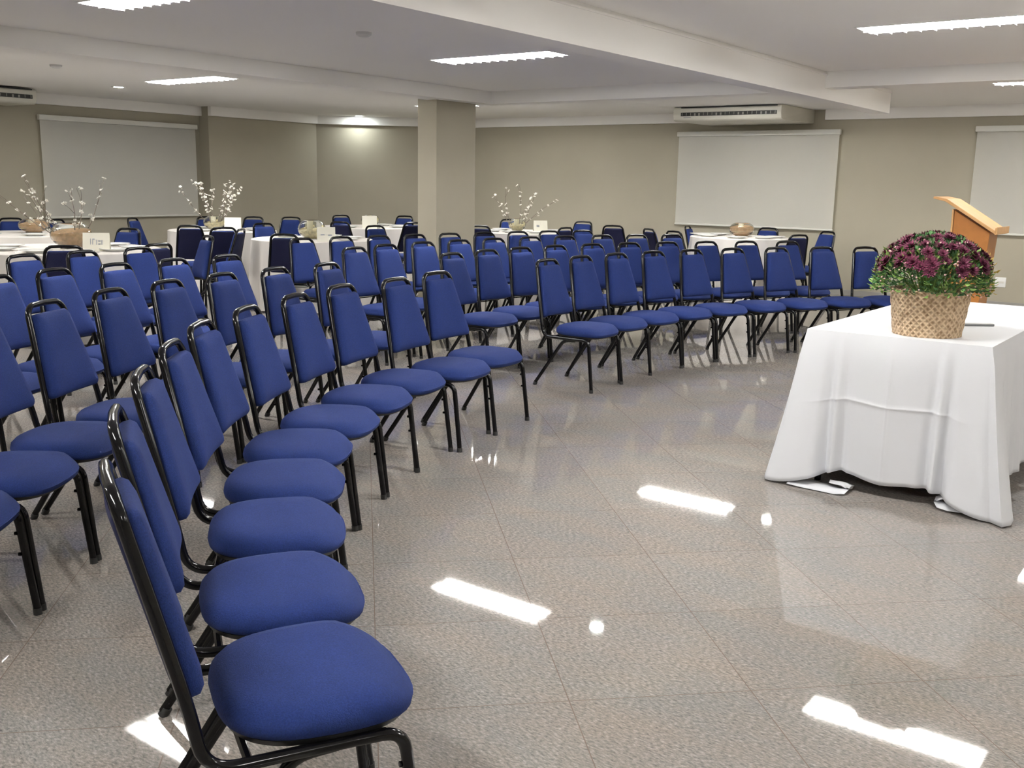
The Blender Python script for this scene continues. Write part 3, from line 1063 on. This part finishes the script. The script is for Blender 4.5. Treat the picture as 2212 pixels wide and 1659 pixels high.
for x, y, a, key, lb in TCH:
    if a is None:
        a = math.degrees(math.atan2(TC[key][1] - y, TC[key][0] - x))
    ox, oy = x + 0.262 * cos(radians(a)), y + 0.262 * sin(radians(a))
    chair(ox, oy, a, lb, 'blue chairs around the round tables')

# ---------------------------------------------------------------- speaker's table
TX0, TX1, TY0, TY1, TH = 4.66, 6.50, 0.89, 1.70, 0.745
t = thing('folding_table', 'rectangular table hidden under the long white cloth', 'table', ((TX0 + TX1) / 2, (TY0 + TY1) / 2, 0))
hx, hy = (TX1 - TX0) / 2, (TY1 - TY0) / 2
boxobj('tabletop', (-hx + 0.004, -hy + 0.004, TH - 0.03, hx - 0.004, hy - 0.004, TH - 0.002), M['wood_edge'], t, 0.004)
for sx in (-1, 1):
    for sy in (-1, 1):
        bm = bmesh.new()
        tube(bm, [(sx * (hx - 0.12), sy * (hy - 0.1), TH - 0.03), (sx * (hx - 0.06), sy * (hy - 0.08), 0)], 0.016, 8)
        link('leg', bm, M['black'], t, 40)

def rect_cloth():
    bm = bmesh.new()
    x0, x1, y0, y1 = TX0 - 0.003, TX1 + 0.003, TY0 - 0.003, TY1 + 0.003
    cx, cy = (x0 + x1) / 2, (y0 + y1) / 2
    # perimeter samples, counter-clockwise from the front-left corner (x0, y1)
    per = []
    NS = {0: 120, 1: 80, 2: 40, 3: 80}
    corners = [(x0, y1), (x0, y0), (x1, y0), (x1, y1)]
    for s in range(4):
        a, b = corners[s], corners[(s + 1) % 4]
        for i in range(NS[s]):
            f = i / NS[s]
            per.append((s, f, a[0] + (b[0] - a[0]) * f, a[1] + (b[1] - a[1]) * f))
    NRM = [(-1, 0), (0, -1), (1, 0), (0, 1)]
    n = len(per)
    T = [0, 0.012, 0.04, 0.1, 0.18, 0.27, 0.36, 0.44, 0.458, 0.464, 0.47, 0.476, 0.482, 0.5, 0.56, 0.64, 0.72, 0.8, 0.87, 0.93, 0.97, 1.0]
    rings = []
    for t_ in T:
        ring = []
        for (s, f, px, py) in per:
            L = [y1 - y0, x1 - x0, y1 - y0, x1 - x0][s]
            d0, d1 = f * L, (1 - f) * L            # distance to the two corners of this side
            c = min(d0, d1)
            w = max(0.0, 1 - c / 0.20)
            w = w * w * (3 - 2 * w)                 # corner weight
            nx, ny = NRM[s]
            # the normal turns through the corner
            k = 0.5 * max(0.0, 1 - c / 0.14)
            if d0 < d1:
                pn = NRM[s - 1]
            else:
                pn = NRM[(s + 1) % 4]
            nx, ny = nx * (1 - k) + pn[0] * k, ny * (1 - k) + pn[1] * k
            ln = math.hypot(nx, ny)
            nx, ny = nx / ln, ny / ln
            flare = (0.15 if d0 < d1 or s != 0 else 0.125) * w * t_ ** 1.25
            if s in (0,):
                base = 0.012 + 0.012 * sin(pi * f) * t_
            else:
                base = 0.02 + 0.02 * t_
            folds = 0.0
            if s == 1:
                folds = 0.022 * t_ * sin(f * 46) + 0.012 * t_ * sin(f * 97 + 1)
            elif s in (2, 3):
                folds = 0.02 * t_ * sin(f * 40 + s)
            # folds beside the front corners
            cf = 0.040 * t_ * math.exp(-((c - 0.17) / 0.06) ** 2) * sin(c * 75 + 0.6)
            # pressed creases: one vertical, one horizontal on the front face
            crease = 0.0
            if s == 0:
                crease += 0.004 * math.exp(-((f - 0.5) / 0.008) ** 2) + 0.010 * max(0, 1 - abs(f - 0.5) * 5)
            if s == 0:
                crease += (0.0035 * math.exp(-((t_ - 0.47) / 0.008) ** 2) + 0.003 * max(0, 1 - abs(t_ - 0.47) * 6)) * (1 - w)
            off = (base * min(1, t_ * 8) + flare + folds + cf + crease * min(1, t_ * 6))
            # hem height
            hem = 0.072 * (1 - w) + 0.004 * w
            if s == 0:
                hem -= 0.016 * math.exp(-((f - 0.5) / 0.12) ** 2) * (1 - w)
                hem += 0.014 * math.exp(-((f - 0.28) / 0.10) ** 2) * (1 - w)
            z = TH + 0.002 - (TH - hem) * t_
            ring.append(bm.verts.new((px + nx * off, py + ny * off, z)))
        rings.append(ring)
    for a, b in zip(rings, rings[1:]):
        for j in range(n):
            k = (j + 1) % n
            bm.faces.new((a[j], b[j], b[k], a[k]))
    # top
    NX, NY = 12, 6
    inner = []
    for sc in (0.97, 0.6, 0.2):
        ring = [bm.verts.new((cx + (px - cx) * sc, cy + (py - cy) * sc, TH + 0.003)) for (s, f, px, py) in per]
        inner.append(ring)
    prev = rings[0]
    for ring in inner:
        for j in range(n):
            k = (j + 1) % n
            bm.faces.new((ring[j], prev[j], prev[k], ring[k]))
        prev = ring
    cv = bm.verts.new((cx, cy, TH + 0.003))
    for j in range(n):
        bm.faces.new((prev[j], prev[(j + 1) % n], cv))
    # corners of the cloth trailing on the floor, folded back on themselves
    def trail(pts, wid, lift):
        a = []
        for (px, py, z), w_ in zip(pts, wid):
            a.append([bm.verts.new((px - w_ / 2, py, z)), bm.verts.new((px, py + 0.004, z + lift)), bm.verts.new((px + w_ / 2, py, z))])
        for r0, r1 in zip(a, a[1:]):
            for q in range(2):
                bm.faces.new((r0[q], r0[q + 1], r1[q + 1], r1[q]))
    trail([(4.60, 1.70, 0.012), (4.60, 1.63, 0.006), (4.595, 1.55, 0.005), (4.585, 1.47, 0.005), (4.59, 1.425, 0.010), (4.62, 1.42, 0.022), (4.63, 1.46, 0.030), (4.62, 1.52, 0.033)],
          [0.16, 0.15, 0.14, 0.13, 0.11, 0.09, 0.07, 0.05], 0.008)
    trail([(4.66, 0.86, 0.03), (4.64, 0.92, 0.018), (4.64, 0.98, 0.012), (4.65, 1.03, 0.014), (4.67, 1.05, 0.030), (4.68, 1.02, 0.045), (4.68, 0.97, 0.055), (4.67, 0.90, 0.06)],
          [0.14, 0.13, 0.12, 0.11, 0.10, 0.09, 0.09, 0.09], 0.012)
    bmesh.ops.recalc_face_normals(bm, faces=bm.faces[:])
    o = link('tablecloth', bm, M['cloth'], None, 50)
    md = o.modifiers.new('thickness', 'SOLIDIFY')
    md.thickness = 0.0015
    md.offset = 0
    tag(o, 'long white creased cloth draped over the rectangular table at right', 'tablecloth')
rect_cloth()
ZT_ = TH + 0.004

# basket
BX, BY = 4.865, 1.215
def basket():
    t = thing('woven_basket', 'round woven straw basket holding the burgundy flowers on the white table', 'basket', (BX, BY, ZT_))
    n, rows_ = 96, 26
    hB, rb, rt = 0.205, 0.150, 0.176
    bm = bmesh.new()
    rings = []
    for i in range(rows_ + 1):
        f = i / rows_
        r = rb + (rt - rb) * f
        ring = []
        for j in range(n):
            a = 2 * pi * j / n
            # diagonal twill: bumps run along two crossing spirals
            ph = a * 24
            bmp = 0.0015 * sin(ph * 0.5 + i * 0.9)
            rr = r + bmp
            z = f * hB + 0.002 * sin(a * 3) * f
            ring.append(bm.verts.new((rr * cos(a), rr * sin(a), z)))
        rings.append(ring)
    for i in range(3):
        r = rt - 0.010 - i * 0.003
        rings.append([bm.verts.new((r * cos(2 * pi * j / n), r * sin(2 * pi * j / n), hB - i * 0.03)) for j in range(n)])
    for a, b in zip(rings, rings[1:]):
        for j in range(n):
            k = (j + 1) % n
            bm.faces.new((a[j], a[k], b[k], b[j]))
    c = bm.verts.new((0, 0, 0.0))
    for j in range(n):
        bm.faces.new((rings[0][(j + 1) % n], rings[0][j], c))
    link('basket_body', bm, M['weave'], t, 60)
    bm = bmesh.new()
    pts = [((rt + 0.001) * cos(2 * pi * j / 64), (rt + 0.001) * sin(2 * pi * j / 64), hB + 0.002 * sin(6 * pi * j / 64)) for j in range(65)]
    tube(bm, pts, [0.006 + 0.0015 * (j % 2) for j in range(65)], 6, cap=False)
    link('rim', bm, M['weave'], t, 60)
basket()

def chrysanthemum():
    rnd = random.Random(5)
    z0 = ZT_ + 0.205
    t = thing('potted_chrysanthemum', 'bushy chrysanthemum with burgundy blooms in the woven basket', 'flowers', (BX, BY, z0 - 0.06))
    cz = 0.08
    bm = bmesh.new()
    lathe(bm, [(0, 0.0), (0.145, 0.0), (0.152, 0.035), (0.10, 0.05), (0, 0.055)], 24)
    link('soil', bm, M['soil'], t, 40)
    rx, rz = 0.248, 0.226
    def dome(u, v, s=1.0):
        """u azimuth, v 0..1 from rim to top"""
        e = -0.12 + v * (pi / 2 + 0.12)
        r = rx * cos(e) ** 0.85 if cos(e) > 0 else 0
        return Vector((r * s * cos(u), r * s * sin(u), cz + rz * sin(e) * s))
    # stems
    bm = bmesh.new()
    for i in range(90):
        p = dome(rnd.uniform(0, 6.28), rnd.random() ** 0.8, rnd.uniform(0.8, 0.97))
        b = Vector((p.x * 0.35, p.y * 0.35, 0.04))
        mid = b.lerp(p, 0.5) + Vector((0, 0, 0.03))
        tube(bm, [b, mid, p], [0.003, 0.0024, 0.0018], 4, cap=False)
    link('stems', bm, M['leaf_light'], t, 60)['kind'] = 'stuff'
    # leaves: lobed little blades
    def leaves(name, count, mt, smin, smax, vmax, az=None, size=(0.016, 0.034)):
        bm = bmesh.new()
        for i in range(count):
            u = rnd.uniform(0, 6.28) if az is None else rnd.gauss(*az)
            p = dome(u, rnd.random() * vmax, rnd.uniform(smin, smax))
            L = rnd.uniform(*size)
            out = Vector((p.x, p.y, (p.z - cz) * 1.2 + 0.02)).normalized()
            d = (out + Vector((rnd.uniform(-1, 1), rnd.uniform(-1, 1), rnd.uniform(-.9, .5))) * 0.8).normalized()
            s = d.cross(Vector((rnd.uniform(-1, 1), rnd.uniform(-1, 1), 1))).normalized()
            up = d.cross(s)
            shape = [(0, 0), (0.25, 0.20), (0.38, 0.14), (0.58, 0.32), (0.70, 0.18), (1.0, 0.0)]
            mids, Ls, Rs = [], [], []
            for a, w in shape:
                c = p + d * (a * L) - up * (0.25 * L * a * a)
                mids.append(bm.verts.new(c))
                if 0 < a < 1:
                    Ls.append(bm.verts.new(c + s * w * L + up * 0.1 * L))
                    Rs.append(bm.verts.new(c - s * w * L + up * 0.1 * L))
            for side in (Ls, Rs):
                sq = [mids[0], side[0], mids[1]]
                bm.faces.new(sq)
                for q in range(len(side) - 1):
                    bm.faces.new((mids[q + 1], side[q], side[q + 1], mids[q + 2]))
                bm.faces.new((mids[-2], side[-1], mids[-1]))
        o = link(name, bm, mt, t, 60)
        o['kind'] = 'stuff'
        return o
    leaves('foliage', 2600, M['leaf'], 0.72, 1.0, 1.0)
    leaves('young_foliage', 700, M['leaf_light'], 0.9, 1.04, 0.55)['label'] = 'lighter green leaves low on the bush'
    leaves('dry_foliage', 70, M['leaf_dry'], 0.95, 1.06, 0.5, (-0.9, 0.22), (0.02, 0.04))['label'] = 'yellowed leaves at the right side'
    # blooms
    def bloom_mesh(seed, R):
        r2 = random.Random(seed)
        bm = bmesh.new()
        for layer, (k, tilt, ln) in enumerate(((13, 0.25, 1.0), (12, 0.6, 0.85), (9, 0.95, 0.62), (6, 1.3, 0.4))):
            for i in range(k):
                a = 2 * pi * (i + 0.5 * layer) / k + r2.uniform(-.12, .12)
                L = R * ln * r2.uniform(0.9, 1.1)
                e = Vector((cos(a) * cos(tilt), sin(a) * cos(tilt), sin(tilt) * 0.8))
                s = Vector((-sin(a), cos(a), 0)) * R * 0.15
                b0 = Vector((0, 0, 0.001 * layer))
                m1 = b0 + e * L * 0.6
                tp = b0 + e * L + Vector((0, 0, 0.12 * L))
                v = [bm.verts.new(q) for q in (b0, m1 - s, tp, m1 + s)]
                bm.faces.new(v)
        me = bpy.data.meshes.new('bloom')
        bm.to_mesh(me)
        bm.free()
        me.materials.append(M['flower'])
        return me
    kinds = [bloom_mesh(s, 0.037) for s in range(4)]
    # spread over the upper dome
    k = 0
    for i in range(150):
        v = 1 - (i + 0.5) / 150
        u = i * 2.399963 + rnd.uniform(-.2, .2)
        el = -0.12 + 0.0
        # equal-area in height
        hgt = v
        if hgt < 0.30 and rnd.random() < 0.62 + (0.25 if hgt < 0.15 else 0):
            continue
        if k >= 98:
            break
        e = math.asin(min(0.999, hgt))
        p = Vector((rx * cos(e) ** 0.85 * cos(u), rx * cos(e) ** 0.85 * sin(u), cz + rz * sin(e))) * 1.0
        p += Vector((rnd.uniform(-.012, .012), rnd.uniform(-.012, .012), rnd.uniform(-.012, .012)))
        o = bpy.data.objects.new('bloom', kinds[i % 4])
        COL.objects.link(o)
        o.parent = t
        o.location = p
        nrm = Vector((p.x, p.y, (p.z - cz) + 0.05)).normalized()
        o.rotation_euler = nrm.to_track_quat('Z', 'Y').to_euler()
        f = rnd.uniform(0.75, 1.2)
        o.scale = (f, f, f)
        k += 1
    bm = bmesh.new()
    for i in range(240):
        p = dome(rnd.uniform(0, 6.28), rnd.random() ** 1.3 * 0.8, rnd.uniform(0.97, 1.06))
        bmesh.ops.create_icosphere(bm, subdivisions=1, radius=rnd.uniform(0.003, 0.006), matrix=Matrix.Translation(p))
    link('buds', bm, M['bud'], t, 60)['kind'] = 'stuff'
chrysanthemum()
o = boxobj('flat_grey_object', (-0.075, -0.02, 0, 0.075, 0.02, 0.012), M['grey'], None, 0.003, (5.36, 1.10, ZT_))  # unidentified flat grey item behind the basket
o.name = 'flat_box'
o.rotation_euler = (0, 0, radians(-52))
tag(o, 'small flat grey object lying on the white cloth behind the basket', 'small object')

# ---------------------------------------------------------------- lectern
def lectern():
    X, Y = 9.95, 2.12
    t = thing('lectern', 'honey coloured wooden lectern with slanted top behind the flowers', 'lectern', (X, Y, 0))
    # pillar, profile in the Y-Z plane; Y+ (audience side) is the high side
    def prism(prof, x0, x1):
        bm = bmesh.new()
        a = [bm.verts.new((x0, y, z)) for y, z in prof]
        b = [bm.verts.new((x1, y, z)) for y, z in prof]
        k = len(prof)
        bm.faces.new(a); bm.faces.new(b[::-1])
        for i in range(k):
            j = (i + 1) % k
            bm.faces.new((a[j], a[i], b[i], b[j]))
        bmesh.ops.recalc_face_normals(bm, faces=bm.faces[:])
        bevel(bm, 0.003, 1)
        return bm
    link('pedestal', prism([(-0.08, 0.05), (0.17, 0.05), (0.175, 0.70), (0.185, 1.235), (-0.13, 1.045), (-0.115, 0.75)], -0.17, 0.17), M['wood'], t, 30)
    link('front_panel', prism([(0.176, 0.05), (0.192, 0.05), (0.204, 1.245), (0.188, 1.24)], -0.18, 0.18), M['wood_edge'], t, 30)
    link('reading_board', prism([(0.36, 1.335), (0.355, 1.355), (0.245, 1.335), (0.225, 1.325), (-0.20, 1.058), (-0.19, 1.035), (0.235, 1.300), (0.255, 1.312)], -0.25, 0.25), M['wood_edge'], t, 30)
    link('book_ledge', prism([(-0.205, 1.035), (-0.185, 1.03), (-0.185, 1.09), (-0.205, 1.10)], -0.25, 0.25), M['wood_edge'], t, 30)
    link('foot', prism([(-0.22, 0.0), (0.26, 0.0), (0.26, 0.04), (0.24, 0.05), (-0.20, 0.05), (-0.22, 0.04)], -0.22, 0.22), M['wood'], t, 30)
    boxobj('cable_plate', (-0.176, 0.02, 0.30, -0.171, 0.07, 0.34), M['grey'], t)
lectern()
